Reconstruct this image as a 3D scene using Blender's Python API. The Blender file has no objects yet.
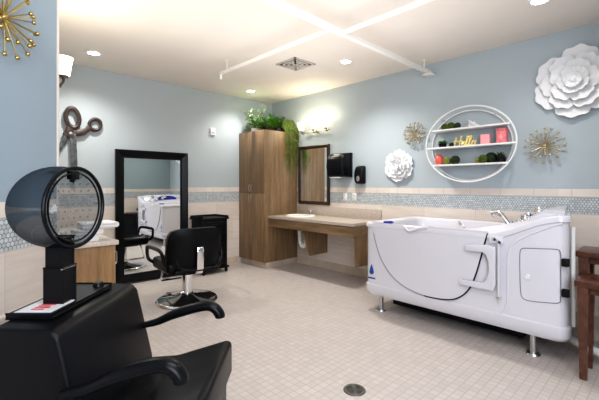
import bpy, bmesh, math, random
from mathutils import Vector, Matrix
random.seed(7)
C = bpy.context.scene.collection
PI = math.pi
SA, CA = 0.6941356, 0.7198443          # viewing direction in the room's axes
def W(l, d, z=0.0):                     # l metres right of, d metres ahead of the doorway
    return Vector((l*CA + d*SA, -l*SA + d*CA, z))
H = 2.74                                # ceiling height

# ------------------------------------------------------------------ materials
def nt(name):
    m = bpy.data.materials.new(name); m.use_nodes = True
    n = m.node_tree.nodes; l = m.node_tree.links
    return m, n, l, n['Principled BSDF']
def setp(b, **k):
    for a, v in k.items():
        b.inputs[a].default_value = v
def rgb(c): return (c[0], c[1], c[2], 1)
def mat(name, col, rough=0.5, metal=0.0, noise=0.0, scale=20, bump=0.0, coat=0.0, emit=None, es=0, alpha=1.0, trans=0.0, stretch=None, col2=None, sheen=0.0):
    m, n, l, b = nt(name)
    setp(b, **{'Base Color': rgb(col), 'Roughness': rough, 'Metallic': metal, 'Coat Weight': coat, 'Alpha': alpha, 'Transmission Weight': trans, 'Sheen Weight': sheen})
    if name.startswith(('black', 'matt black')): setp(b, **{'Specular IOR Level': .2})
    if emit: setp(b, **{'Emission Color': rgb(emit), 'Emission Strength': es})
    if noise or bump or col2:
        tc = n.new('ShaderNodeTexCoord'); mp = n.new('ShaderNodeMapping'); nz = n.new('ShaderNodeTexNoise')
        if stretch: mp.inputs['Scale'].default_value = stretch
        nz.inputs['Scale'].default_value = scale; nz.inputs['Detail'].default_value = 5
        l.new(tc.outputs['Object'], mp.inputs[0]); l.new(mp.outputs[0], nz.inputs['Vector'])
        if noise or col2:
            r = n.new('ShaderNodeValToRGB'); r.color_ramp.elements[0].position = .3; r.color_ramp.elements[1].position = .7
            c2 = col2 or [min(1, c*(1+noise)) for c in col]
            c1 = col if col2 else [c*(1-noise) for c in col]
            r.color_ramp.elements[0].color = rgb(c1); r.color_ramp.elements[1].color = rgb(c2)
            l.new(nz.outputs['Fac'], r.inputs[0]); l.new(r.outputs[0], b.inputs['Base Color'])
        if bump:
            bp = n.new('ShaderNodeBump'); bp.inputs['Strength'].default_value = bump; bp.inputs['Distance'].default_value = .004
            l.new(nz.outputs['Fac'], bp.inputs['Height']); l.new(bp.outputs[0], b.inputs['Normal'])
    return m

class NB:
    """small node-building helper"""
    def __init__(s, n, l): s.n, s.l = n, l
    def m(s, op, a, b=None, c=None):
        x = s.n.new('ShaderNodeMath'); x.operation = op
        for i, v in enumerate((a, b, c)):
            if v is None: continue
            if isinstance(v, (int, float)): x.inputs[i].default_value = v
            else: s.l.new(v, x.inputs[i])
        return x.outputs[0]
    def v(s, op, a, b=None):
        x = s.n.new('ShaderNodeVectorMath'); x.operation = op
        for i, v in enumerate((a, b)):
            if v is None: continue
            if isinstance(v, (tuple, list)): x.inputs[i].default_value = v
            else: s.l.new(v, x.inputs[i])
        return x.outputs['Value'] if op in ('DOT_PRODUCT', 'LENGTH') else x.outputs[0]
    def mix(s, f, a, b):
        x = s.n.new('ShaderNodeMix'); x.data_type = 'RGBA'
        for i, v in ((0, f), (6, a), (7, b)):
            if isinstance(v, (int, float)): x.inputs[i].default_value = v
            elif isinstance(v, (tuple, list)): x.inputs[i].default_value = rgb(v)
            else: s.l.new(v, x.inputs[i])
        return x.outputs[2]
    def sep(s, a):
        x = s.n.new('ShaderNodeSeparateXYZ'); s.l.new(a, x.inputs[0]); return x.outputs
    def comb(s, a, b, c=0.0):
        x = s.n.new('ShaderNodeCombineXYZ')
        for i, v in enumerate((a, b, c)):
            if isinstance(v, (int, float)): x.inputs[i].default_value = v
            else: s.l.new(v, x.inputs[i])
        return x.outputs[0]
    def noise(s, vec, sc, d=3):
        x = s.n.new('ShaderNodeTexNoise'); x.inputs['Scale'].default_value = sc; x.inputs['Detail'].default_value = d
        s.l.new(vec, x.inputs['Vector']); return x.outputs['Fac']
    def white(s, vec):
        x = s.n.new('ShaderNodeTexWhiteNoise'); s.l.new(vec, x.inputs['Vector']); return x.outputs['Value']
    def grout(s, coord, size, off, w):     # 1 on a joint
        a = s.m('FRACT', s.m('DIVIDE', s.m('SUBTRACT', coord, off), size))
        d = s.m('MINIMUM', a, s.m('SUBTRACT', 1.0, a))
        return s.m('LESS_THAN', d, w/size/2)

def wall_mat(name, paint, shift=0.0, xoff=0.0):
    """painted wall above a tile wainscot: trim course, hexagon mosaic band, large beige tile; z from the object's own axes"""
    m, n, l, b = nt(name); q = NB(n, l)
    tc = n.new('ShaderNodeTexCoord'); P = tc.outputs['Object']; o = q.sep(P); x, z = o[0], q.m('SUBTRACT', o[2], shift)
    # large tile 0.60 x 0.305, running bond
    row = q.m('FLOOR', q.m('DIVIDE', q.m('SUBTRACT', 1.018, z), 0.305))
    xs = q.m('ADD', x, q.m('MULTIPLY', q.m('MODULO', row, 2.0), 0.3))
    zid = row
    g1 = q.m('MAXIMUM', q.grout(xs, 0.6, xoff, .005), q.grout(z, 0.305, 1.018, .006))
    tid = q.white(q.comb(q.m('FLOOR', q.m('DIVIDE', q.m('SUBTRACT', xs, xoff), .6)), zid))
    st = n.new('ShaderNodeMapping'); st.inputs['Scale'].default_value = (1.2, 1, 9); l.new(P, st.inputs[0])
    vein = q.noise(st.outputs[0], 3.0, 6)
    base = q.mix(q.m('ADD', q.m('MULTIPLY', vein, .75), q.m('MULTIPLY', tid, .35)), (.56, .485, .43), (.84, .76, .69))
    tile = q.mix(g1, base, (.60, .53, .46))
    # trim course
    t2 = q.white(q.comb(q.m('FLOOR', q.m('DIVIDE', x, .305)), 7.0))
    trim = q.mix(q.m('ADD', q.m('MULTIPLY', q.noise(st.outputs[0], 5.0, 5), .6), q.m('MULTIPLY', t2, .4)), (.60, .53, .47), (.78, .72, .66))
    trim = q.mix(q.grout(x, .305, 0.1, .005), trim, (.5, .45, .4))
    # hexagons
    R_, Hh = (1, 1.7320508, 1), (.5, .8660254, .5)
    S = .0245
    p = q.comb(q.m('DIVIDE', q.m('ADD', x, 50), S), q.m('DIVIDE', q.m('ADD', z, 50), S), .5)
    a = q.v('SUBTRACT', q.v('MODULO', p, R_), Hh)
    bb = q.v('SUBTRACT', q.v('MODULO', q.v('SUBTRACT', p, Hh), R_), Hh)
    a = q.v('MULTIPLY', a, (1, 1, 0)); bb = q.v('MULTIPLY', bb, (1, 1, 0))
    f = q.m('LESS_THAN', q.v('DOT_PRODUCT', a, a), q.v('DOT_PRODUCT', bb, bb))
    mx = n.new('ShaderNodeMix'); mx.data_type = 'VECTOR'; l.new(f, mx.inputs[0]); l.new(bb, mx.inputs[4]); l.new(a, mx.inputs[5]); gv = mx.outputs[1]
    ag = q.v('ABSOLUTE', gv)
    hd = q.m('MAXIMUM', q.sep(ag)[0], q.v('DOT_PRODUCT', ag, (.5, .8660254, 0)))
    hid = q.white(q.v('SNAP', q.v('ADD', q.v('SUBTRACT', p, gv), (.01, .01, .01)), (.25, .25, 1)))
    hexc = q.mix(hid, (.44, .47, .485), (.60, .635, .65))
    hexc = q.mix(q.m('GREATER_THAN', hd, .42), hexc, (.20, .225, .24))
    # paint
    pn = q.mix(q.noise(P, 3, 2), [c*.97 for c in paint], paint)
    def band(lo, hi): return q.m('MULTIPLY', q.m('GREATER_THAN', z, lo), q.m('LESS_THAN', z, hi))
    c = q.mix(band(1.018, 1.176), tile, hexc)
    c = q.mix(band(1.176, 1.250), c, trim)
    c = q.mix(band(1.172, 1.179), c, (.45, .42, .39))
    c = q.mix(band(1.014, 1.021), c, (.55, .50, .45))
    isp = q.m('GREATER_THAN', z, 1.250)
    c = q.mix(isp, c, pn)
    l.new(c, b.inputs['Base Color'])
    l.new(q.m('ADD', q.m('MULTIPLY', isp, .38), .24), b.inputs['Roughness'])
    bp = n.new('ShaderNodeBump'); bp.inputs['Strength'].default_value = .25; bp.inputs['Distance'].default_value = .003
    hgt = q.m('ADD', q.m('MULTIPLY', q.noise(P, 130, 3), q.m('MULTIPLY', isp, .5)), q.m('MULTIPLY', isp, 1.0))
    l.new(hgt, bp.inputs['Height']); l.new(bp.outputs[0], b.inputs['Normal'])
    return m

def floor_mat():
    m, n, l, b = nt('floor mosaic'); q = NB(n, l)
    tc = n.new('ShaderNodeTexCoord'); P = tc.outputs['Object']; o = q.sep(P); T = .0535
    g = q.m('MAXIMUM', q.grout(o[0], T, 0, .006), q.grout(o[1], T, 0, .006))
    tid = q.white(q.comb(q.m('FLOOR', q.m('DIVIDE', o[0], T)), q.m('FLOOR', q.m('DIVIDE', o[1], T))))
    base = q.mix(q.m('ADD', q.m('MULTIPLY', tid, .55), q.m('MULTIPLY', q.noise(P, 2.2, 4), .45)), (.44, .395, .37), (.53, .48, .455))
    c = q.mix(g, base, (.40, .352, .32))
    l.new(c, b.inputs['Base Color']); setp(b, Roughness=.42)
    bp = n.new('ShaderNodeBump'); bp.inputs['Strength'].default_value = .3; bp.inputs['Distance'].default_value = .002
    l.new(q.m('SUBTRACT', 1.0, g), bp.inputs['Height']); l.new(bp.outputs[0], b.inputs['Normal'])
    return m

def wood_mat(name, c1, c2, c3, rough=.45, sc=(14, 14, 1.1)):
    m, n, l, b = nt(name); q = NB(n, l)
    tc = n.new('ShaderNodeTexCoord'); mp = n.new('ShaderNodeMapping'); mp.inputs['Scale'].default_value = sc
    l.new(tc.outputs['Object'], mp.inputs[0])
    a = q.noise(mp.outputs[0], 1.6, 6); f = q.noise(mp.outputs[0], 9.0, 4)
    r = n.new('ShaderNodeValToRGB'); r.color_ramp.elements[0].position = .32; r.color_ramp.elements[1].position = .68
    r.color_ramp.elements[0].color = rgb(c1); r.color_ramp.elements[1].color = rgb(c3)
    e = r.color_ramp.elements.new(.5); e.color = rgb(c2)
    l.new(q.m('ADD', q.m('MULTIPLY', a, .65), q.m('MULTIPLY', f, .35)), r.inputs[0])
    l.new(r.outputs[0], b.inputs['Base Color']); setp(b, Roughness=rough)
    return m

M = {}
M['wall_r'] = wall_mat('wall paint and tile, sink side', (.41, .465, .495), xoff=-.09)
M['wall_b'] = wall_mat('wall paint and tile, far side', (.42, .465, .485), xoff=.2)
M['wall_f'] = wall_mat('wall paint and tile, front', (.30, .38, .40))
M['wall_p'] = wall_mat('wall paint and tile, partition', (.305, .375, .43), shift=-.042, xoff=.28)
M['floor'] = floor_mat()
M['ceiling'] = mat('ceiling paint', (.80, .735, .675), .8, noise=.015, scale=3)
M['wood'] = wood_mat('walnut laminate', (.15, .090, .042), (.22, .140, .074), (.31, .205, .112))
M['wood_l'] = wood_mat('light oak laminate', (.24, .14, .065), (.36, .22, .105), (.46, .30, .155))
M['woodh'] = wood_mat('walnut laminate along', (.15, .090, .042), (.22, .140, .074), (.31, .205, .112), sc=(1.1, 14, 14))
M['table'] = wood_mat('reddish stained wood', (.045, .017, .010), (.085, .031, .018), (.135, .052, .028), .3, sc=(2, 20, 20))
M['stone'] = mat('speckled laminate worktop', (.36, .30, .25), .35, col2=(.56, .49, .43), scale=90)
M['stone_l'] = mat('pale speckled worktop', (.55, .48, .42), .3, col2=(.74, .67, .61), scale=90)
M['black'] = mat('black vinyl', (.004, .0045, .006), .36, bump=.12, scale=180, noise=.2)
M['blackp'] = mat('black plastic', (.004, .0045, .006), .3)
M['blackm'] = mat('matt black', (.005, .005, .006), .5)
M['espresso'] = mat('dark brown frame', (.035, .018, .012), .35, noise=.3, scale=30)
M['chrome'] = mat('chrome', (.82, .82, .84), .12, 1.0)
M['steel'] = mat('brushed steel', (.55, .55, .55), .3, 1.0)
M['nickel'] = mat('brushed nickel', (.45, .38, .28), .3, 1.0)
M['bronze'] = mat('bronze', (.09, .07, .06), .4, .8)
M['gold'] = mat('gold metal', (.52, .39, .15), .3, 1.0)
M['goldm'] = mat('gold paint', (.80, .62, .22), .35, .6)
M['white'] = mat('white acrylic', (.63, .62, .665), .16, coat=.3)
M['whitem'] = mat('white enamel', (.78, .77, .76), .4)
M['whitep'] = mat('white metal petal', (.76, .76, .77), .5)
M['plastic'] = mat('white plastic', (.72, .72, .70), .4)
M['groove'] = mat('grey seam', (.20, .20, .24), .6)
M['blue'] = mat('blue print', (.012, .075, .30), .4)
M['navy'] = mat('navy blue panel', (.02, .03, .30), .25)
M['porcelain'] = mat('porcelain', (.86, .85, .82), .12)
M['towel'] = mat('white terry cloth', (.80, .80, .80), .95, bump=.8, scale=160)
M['leaf'] = mat('leaf green', (.035, .15, .018), .45, col2=(.14, .32, .035), scale=22)
M['vine'] = mat('yellow green vine', (.05, .11, .010), .6, col2=(.20, .27, .035), scale=14)
M['leafw'] = mat('pale variegated leaf', (.30, .48, .18), .5, col2=(.80, .86, .66), scale=30)
M['stem'] = mat('stem green', (.10, .16, .03), .6)
M['moss'] = mat('moss green', (.022, .038, .005), 1, col2=(.09, .13, .015), scale=60, bump=1)
M['mossd'] = mat('dark moss', (.008, .014, .006), 1, col2=(.03, .045, .012), scale=60, bump=1)
M['olive'] = mat('olive moss', (.12, .13, .02), 1, col2=(.27, .27, .05), scale=60, bump=1)
M['pink'] = mat('pink box', (.74, .20, .22), .6, noise=.2, scale=30)
M['pinkl'] = mat('light pink', (.86, .38, .40), .6, noise=.1, scale=40)
M['coral'] = mat('coral glaze', (.74, .12, .09), .3)
M['shade'] = mat('lit frosted glass', (1, .95, .85), .4, emit=(1, .86, .58), es=2.2)
M['lens'] = mat('lit diffuser', (1, 1, 1), .4, emit=(1, .93, .82), es=14)
M['mirror'] = mat('mirror glass', (.90, .93, .93), .015, 1.0)
M['scis_h'] = mat('worn brown iron', (.055, .038, .033), .5, .2, noise=.35, scale=40)
M['scis_b'] = mat('worn grey iron', (.085, .09, .10), .45, .3, noise=.5, scale=18)
M['vent'] = mat('vent metal', (.50, .47, .44), .5)
M['ventd'] = mat('dark duct', (.14, .13, .12), .8)
M['drain'] = mat('dark drain metal', (.13, .12, .11), .4, .8)
M['red'] = mat('red print', (.60, .03, .04), .5)
M['label'] = mat('white label', (.75, .75, .76), .3)
M['hose'] = mat('grey hose', (.38, .37, .35), .5)
def smoke_mat():
    m, n, l, b = nt('smoked clear plastic'); q = NB(n, l)
    n.remove(b); out = n['Material Output']
    tr = n.new('ShaderNodeBsdfTransparent'); tr.inputs[0].default_value = (.80, .83, .85, 1)
    gl = n.new('ShaderNodeBsdfGlossy'); gl.inputs['Color'].default_value = (.30, .34, .38, 1); gl.inputs['Roughness'].default_value = .08
    df = n.new('ShaderNodeBsdfDiffuse'); df.inputs['Color'].default_value = (.010, .015, .020, 1)
    lw = n.new('ShaderNodeLayerWeight'); lw.inputs[0].default_value = .5
    tc = n.new('ShaderNodeTexCoord'); o = q.sep(tc.outputs['Object'])
    # tint deepens towards the back of the bowl (local -y is the open side)
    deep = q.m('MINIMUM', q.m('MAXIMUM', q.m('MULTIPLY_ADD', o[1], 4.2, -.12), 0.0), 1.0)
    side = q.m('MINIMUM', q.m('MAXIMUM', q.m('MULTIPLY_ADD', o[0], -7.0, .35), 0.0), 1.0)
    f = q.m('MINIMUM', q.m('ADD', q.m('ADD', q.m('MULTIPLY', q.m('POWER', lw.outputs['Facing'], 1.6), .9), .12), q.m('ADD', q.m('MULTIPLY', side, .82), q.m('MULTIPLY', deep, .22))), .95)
    a = n.new('ShaderNodeMixShader'); l.new(f, a.inputs[0]); l.new(tr.outputs[0], a.inputs[1]); l.new(df.outputs[0], a.inputs[2])
    c = n.new('ShaderNodeMixShader'); l.new(q.m('MULTIPLY_ADD', lw.outputs['Fresnel'], .35, .04), c.inputs[0]); l.new(a.outputs[0], c.inputs[1]); l.new(gl.outputs[0], c.inputs[2])
    l.new(c.outputs[0], out.inputs[0]); return m
M['smoke'] = smoke_mat()
def visor_mat():
    m, n, l, b = nt('clear perforated plastic'); q = NB(n, l)
    n.remove(b); out = n['Material Output']
    tr = n.new('ShaderNodeBsdfTransparent'); tr.inputs[0].default_value = (.90, .91, .92, 1)
    df = n.new('ShaderNodeBsdfPrincipled'); df.inputs['Base Color'].default_value = (.10, .11, .12, 1); df.inputs['Roughness'].default_value = .2
    tc = n.new('ShaderNodeTexCoord'); o = q.sep(tc.outputs['Object'])
    S = .027
    u = q.m('DIVIDE', q.m('ADD', o[0], 5.0), S); v = q.m('DIVIDE', q.m('ADD', o[2], 5.0), S)
    u = q.m('ADD', u, q.m('MULTIPLY', q.m('MODULO', q.m('FLOOR', v), 2.0), .5))
    du = q.m('SUBTRACT', q.m('FRACT', u), .5); dv = q.m('SUBTRACT', q.m('FRACT', v), .5)
    dist = q.m('SQRT', q.m('ADD', q.m('MULTIPLY', du, du), q.m('MULTIPLY', dv, dv)))
    hole = q.m('LESS_THAN', dist, .17)
    f = q.m('MULTIPLY_ADD', hole, .55, .04)
    a = n.new('ShaderNodeMixShader'); l.new(f, a.inputs[0]); l.new(tr.outputs[0], a.inputs[1]); l.new(df.outputs[0], a.inputs[2])
    l.new(a.outputs[0], out.inputs[0]); return m
M['visor'] = visor_mat()

# ------------------------------------------------------------------ mesh helpers
class MB:
    def __init__(s): s.bm = bmesh.new()
    def _take(s, b2, mx=None):
        if mx is not None: bmesh.ops.transform(b2, matrix=mx, verts=b2.verts)
        me = bpy.data.meshes.new('t'); b2.to_mesh(me); b2.free(); s.bm.from_mesh(me); bpy.data.meshes.remove(me); return s
    def box(s, x0, x1, y0, y1, z0, z1, bev=0.0, seg=2, mx=None):
        b = bmesh.new(); bmesh.ops.create_cube(b, size=1)
        for v in b.verts:
            v.co = Vector((x0 + (v.co.x+.5)*(x1-x0), y0 + (v.co.y+.5)*(y1-y0), z0 + (v.co.z+.5)*(z1-z0)))
        if bev > 0: bmesh.ops.bevel(b, geom=b.edges[:], offset=bev, segments=seg, profile=.5, affect='EDGES')
        return s._take(b, mx)
    def tube(s, pts, r, seg=10, closed=False, caps=True, flat=1.0):
        pts = [Vector(p) for p in pts]; n = len(pts); rr = r if isinstance(r, (list, tuple)) else [r]*n
        b = bmesh.new(); rings = []; prev = None
        for i, p in enumerate(pts):
            if closed: t = (pts[(i+1) % n]-pts[i-1]).normalized()
            else: t = (pts[min(i+1, n-1)]-pts[max(i-1, 0)]).normalized()
            if prev is None:
                up = Vector((0, 0, 1)) if abs(t.z) < .9 else Vector((1, 0, 0))
                a = t.cross(up).normalized()
            else:
                a = (prev - t*prev.dot(t)).normalized()
            prev = a; c = t.cross(a)
            rings.append([b.verts.new(p + (a*math.cos(2*PI*k/seg) + c*flat*math.sin(2*PI*k/seg))*rr[i]) for k in range(seg)])
        m = n if closed else n-1
        for i in range(m):
            A, B = rings[i], rings[(i+1) % n]
            for k in range(seg): b.faces.new((A[k], A[(k+1) % seg], B[(k+1) % seg], B[k]))
        if caps and not closed:
            b.faces.new(rings[0][::-1]); b.faces.new(rings[-1])
        bmesh.ops.recalc_face_normals(b, faces=b.faces[:])
        return s._take(b)
    def lathe(s, prof, seg=32, mx=None, sx=1.0, sy=1.0, closed=False):
        b = bmesh.new(); rings = []
        for r, z in prof:
            if r < 1e-6: rings.append([b.verts.new((0, 0, z))])
            else: rings.append([b.verts.new((r*sx*math.cos(2*PI*k/seg), r*sy*math.sin(2*PI*k/seg), z)) for k in range(seg)])
        for A, B in zip(rings[:-1], rings[1:]):
            if len(A) == 1 and len(B) == 1: continue
            for k in range(seg):
                k2 = (k+1) % seg
                if len(A) == 1: b.faces.new((A[0], B[k], B[k2]))
                elif len(B) == 1: b.faces.new((A[k], A[k2], B[0]))
                else: b.faces.new((A[k], A[k2], B[k2], B[k]))
        bmesh.ops.recalc_face_normals(b, faces=b.faces[:])
        return s._take(b, mx)
    def sphere(s, c, r, sc=(1, 1, 1), u=16, v=10, rough=0.0):
        b = bmesh.new(); bmesh.ops.create_uvsphere(b, u_segments=u, v_segments=v, radius=r)
        for w in b.verts:
            k = 1 + random.uniform(-rough, rough)
            w.co = Vector((w.co.x*sc[0]*k, w.co.y*sc[1]*k, w.co.z*sc[2]*k)) + Vector(c)
        return s._take(b)
    def prism(s, poly, axis, a0, a1, bev=0.0, seg=2, mx=None):
        """poly: 2-D outline, extruded along axis ('x': outline is (y,z); 'y': (x,z); 'z': (x,y))"""
        b = bmesh.new()
        def P(p, a): return {'x': (a, p[0], p[1]), 'y': (p[0], a, p[1]), 'z': (p[0], p[1], a)}[axis]
        A = [b.verts.new(P(p, a0)) for p in poly]; B = [b.verts.new(P(p, a1)) for p in poly]; n = len(poly)
        b.faces.new(A); b.faces.new(B[::-1])
        for k in range(n): b.faces.new((A[k], B[k], B[(k+1) % n], A[(k+1) % n]))
        bmesh.ops.recalc_face_normals(b, faces=b.faces[:])
        if bev: bmesh.ops.bevel(b, geom=b.edges[:], offset=bev, segments=seg, profile=.5, affect='EDGES')
        return s._take(b, mx)
    def quad(s, *p):
        s.bm.faces.new([s.bm.verts.new(Vector(q)) for q in p]); return s
    def grid(s, f, nu, nv, close_u=False):
        g = [[s.bm.verts.new(Vector(f(i/nu, j/nv))) for i in range(nu + (0 if close_u else 1))] for j in range(nv+1)]
        for j in range(nv):
            for i in range(nu):
                i2 = (i+1) % nu if close_u else i+1
                s.bm.faces.new((g[j][i], g[j][i2], g[j+1][i2], g[j+1][i]))
        return s
    def leaf(s, p, d, up, L, w):
        p, d, up = Vector(p), Vector(d).normalized(), Vector(up)
        sd = d.cross(up)
        if sd.length < 1e-3: sd = d.cross(Vector((1, 0, 0)))
        sd.normalize(); nn = sd.cross(d)
        a = s.bm.verts.new(p); e = s.bm.verts.new(p + d*L - nn*L*.15)
        b1 = s.bm.verts.new(p + d*L*.4 + sd*w/2 + nn*L*.05); b2 = s.bm.verts.new(p + d*L*.4 - sd*w/2 + nn*L*.05)
        c = s.bm.verts.new(p + d*L*.5)
        s.bm.faces.new((a, b1, c)); s.bm.faces.new((a, c, b2)); s.bm.faces.new((b1, e, c)); s.bm.faces.new((b2, c, e)); return s
    def build(s, name, m, parent=None, sharp=32):
        bm = s.bm
        for f in bm.faces: f.smooth = True
        for e in bm.edges:
            if len(e.link_faces) != 2 or e.calc_face_angle(3) > math.radians(sharp): e.smooth = False
        me = bpy.data.meshes.new(name); bm.to_mesh(me); bm.free()
        o = bpy.data.objects.new(name, me); C.objects.link(o)
        me.materials.append(m)
        if parent: o.parent = parent
        return o

def tag(o, label, cat, group=None):
    o['label'] = label; o['category'] = cat
    if group: o['group'] = group
    return o
def thing(name, label, cat, loc=(0, 0, 0), rz=0.0, group=None):
    o = bpy.data.objects.new(name, None); o.empty_display_size = .1; C.objects.link(o)
    o.location = loc; o.rotation_euler = (0, 0, rz); tag(o, label, cat, group); return o
def struct(o): o['kind'] = 'structure'; return o
def dup(root, loc, rz, label, group=None):
    r = root.copy(); C.objects.link(r); r.location = loc; r.rotation_euler = (0, 0, rz); r['label'] = label
    if group: r['group'] = group
    for ch in list(root.children):
        if ch.type == 'LIGHT': continue
        c = ch.copy(); C.objects.link(c); c.parent = r
        for g in ch.children:
            d = g.copy(); C.objects.link(d); d.parent = c
    return r
RW, BW, LW, PW = -PI/2, 0.0, PI/2, math.atan2(CA, SA)   # local +x along the wall, local -y into the room
def arc(cx, cz, rx, rz, a0, a1, n, y=0.0):
    return [(cx + rx*math.cos(a0+(a1-a0)*i/n), y, cz + rz*math.sin(a0+(a1-a0)*i/n)) for i in range(n+1)]
def smooth_path(pts, n=6):
    P = [Vector(p) for p in pts]; out = []
    for i in range(len(P)-1):
        p0 = P[max(i-1, 0)]; p1 = P[i]; p2 = P[i+1]; p3 = P[min(i+2, len(P)-1)]
        for k in range(n):
            t = k/n
            out.append(.5*((2*p1) + (p2-p0)*t + (2*p0-5*p1+4*p2-p3)*t*t + (3*p1-p0-3*p2+p3)*t**3))
    out.append(P[-1]); return out

# ------------------------------------------------------------------ room shell
Pa = W(-1.36, -1.0); Pb = W(-1.36, 2.05)
outline = [(Pa.x, Pa.y), (Pa.x, -1.6), (2.75, -1.6), (2.75, -.1), (4.175, -.1), (4.175, 5.05), (Pb.x, 5.05), (Pb.x, Pb.y)]
def flat(name, z, m, dz):
    b = MB(); b.prism(outline, 'z', z, z+dz); return struct(b.build(name, m))
flat('floor', -.05, M['floor'], .05)
flat('ceiling', H, M['ceiling'], .05)
def wall(name, p0, p1, m, th=.05):
    p0, p1 = Vector(p0), Vector(p1); d = p1-p0; L = d.length
    b = MB(); b.box(0, L, 0, th, 0, H); o = struct(b.build(name, m)); o.location = (p0.x, p0.y, 0); o.rotation_euler = (0, 0, math.atan2(d.y, d.x)); return o
wall('wall_right', (4.175, 5.05), (4.175, -.1), M['wall_r'])
wall('wall_back', (Pb.x, 5.05), (4.175, 5.05), M['wall_b'])
wall('wall_left', (Pb.x, Pb.y), (Pb.x, 5.05), M['wall_b'])
wall('wall_partition', (Pa.x, Pa.y), (Pb.x, Pb.y), M['wall_p'], .04)
wall('wall_front', (4.175, -.1), (2.75, -.1), M['wall_f'])
wall('wall_alcove', (2.75, -.1), (2.75, -1.6), M['wall_f'])
wall('wall_rear', (2.75, -1.6), (Pa.x, -1.6), M['wall_f'])
wall('wall_side', (Pa.x, -1.6), (Pa.x, Pa.y), M['wall_f'])
# free end of the partition, warm light on its end face painted as cream
b = MB(); b.box(-.012, .005, -.004, .003, 0, H, .001); o = struct(b.build('partition_edge', mat('warm lit cream edge', (.78, .70, .62), .5))); o.location = (Pb.x, Pb.y, 0); o.rotation_euler = (0, 0, PW)
# tile base course
M['base'] = mat('beige base tile', (.50, .415, .34), .35, noise=.12, scale=6)
def base(name, p0, p1):
    p0, p1 = Vector(p0), Vector(p1); d = p1-p0
    b = MB(); b.prism([(0, 0), (-.012, 0), (-.012, .105), (-.006, .115), (0, .115)], 'x', 0, d.length)
    o = struct(b.build(name, M['base'])); o.location = (p0.x, p0.y, 0); o.rotation_euler = (0, 0, math.atan2(d.y, d.x))
base('baseboard_right', (4.175, 4.37), (4.175, -.1))
base('baseboard_back', (1.1, 5.05), (3.46, 5.05))
# narrow bead along the large tile course of the partition
b = MB(); b.prism([(0, .666), (-.014, .670), (-.016, .684), (-.008, .692), (0, .692)], 'x', 0, (Pb-Pa).length); o = struct(b.build('trim_2', mat('pale tile bead', (.70, .63, .56), .35))); o.location = (Pa.x, Pa.y, 0); o.rotation_euler = (0, 0, PW)

# ------------------------------------------------------------------ ceiling things
def downlight(x, y, label, watt=62):
    t = thing('recessed_downlight', label, 'ceiling light', (x, y, H), 0, 'recessed ceiling lights')
    b = MB(); b.lathe([(.058, .0), (.060, -.006), (.082, -.008), (.086, -.003), (.086, 0)], 32); b.build('trim_ring', M['whitem'], t)
    b = MB(); b.lathe([(0, -.004), (.058, -.003)], 32); b.build('diffuser', M['lens'], t)
    L = bpy.data.lights.new('downlight_lamp', 'SPOT'); L.energy = watt; L.spot_size = math.radians(140); L.spot_blend = 1.0; L.shadow_soft_size = .06; L.color = (.97, .94, .90)
    o = bpy.data.objects.new('downlight_lamp', L); C.objects.link(o); o.location = (x, y, H-.05)
    return t
downlight(3.37, 4.58, 'round lit recessed ceiling light in the far corner, beyond the vent', 48)
downlight(3.37, 2.71, 'round lit recessed ceiling light between the vent and the ceiling rail', 88)
downlight(3.35, .75, 'round lit recessed ceiling light above the tub end, at the top right of the photo', 26)
downlight(1.15, 4.46, 'round lit recessed ceiling light near the wall lamp and partition')

t = thing('ceiling_vent', 'square grey louvred air vent in the ceiling', 'vent', (3.0, 3.18, H))
b = MB()
for k in range(4):
    mx = Matrix.Rotation(k*PI/2, 4, 'Z'); b.box(-.17, .17, .145, .17, -.012, 0, .003, mx=mx)
b.build('frame', M['vent'], t)
b = MB(); b.box(-.15, .15, -.15, .15, -.003, 0); b.build('duct_backing', M['ventd'], t)
b = MB()
for k in range(3):
    r = .125 - k*.042
    for q in range(4):
        b.box(-r, r, r-.022, r, -.014, -.004, 0, mx=Matrix.Rotation(q*PI/2, 4, 'Z'))
b.box(-.012, .012, -.012, .012, -.014, -.004); b.build('louvres', M['vent'], t)

M['rail'] = mat('white rail', (.86, .83, .79), .45)
t = thing('ceiling_rail', 'long white lift rail with two side arms hung under the ceiling', 'rail', (0, 0, 0))
zr = 2.60
b = MB(); b.box(.3, 4.165, 2.02, 2.065, zr, zr+.045, .004); b.build('main_rail', M['rail'], t)
b = MB(); b.box(2.33, 2.365, 2.065, 3.80, zr+.005, zr+.038, .004); b.build('side_rail', M['rail'], t)
b = MB(); b.box(2.47, 2.505, -.9, 2.02, zr+.005, zr+.038, .004); b.build('side_rail', M['rail'], t)
for (x, y) in [(.6, 2.04), (2.347, 3.66), (2.487, -.7), (3.98, 2.04)]:
    b = MB(); b.tube([(x, y, zr+.03), (x, y, H-.003)], .005); b.lathe([(0, 0), (.03, 0), (.03, -.008), (0, -.008)], 16, Matrix.Translation((x, y, H))); b.build('hanger', M['rail'], t)
b = MB(); b.box(2.335, 2.36, 3.78, 3.80, zr-.05, zr+.03, .003); b.build('end_stop', M['rail'], t)
b = MB(); b.box(4.05, 4.17, 1.985, 2.10, zr-.01, zr+.0, .003); b.build('wall_bracket', M['rail'], t)

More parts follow.
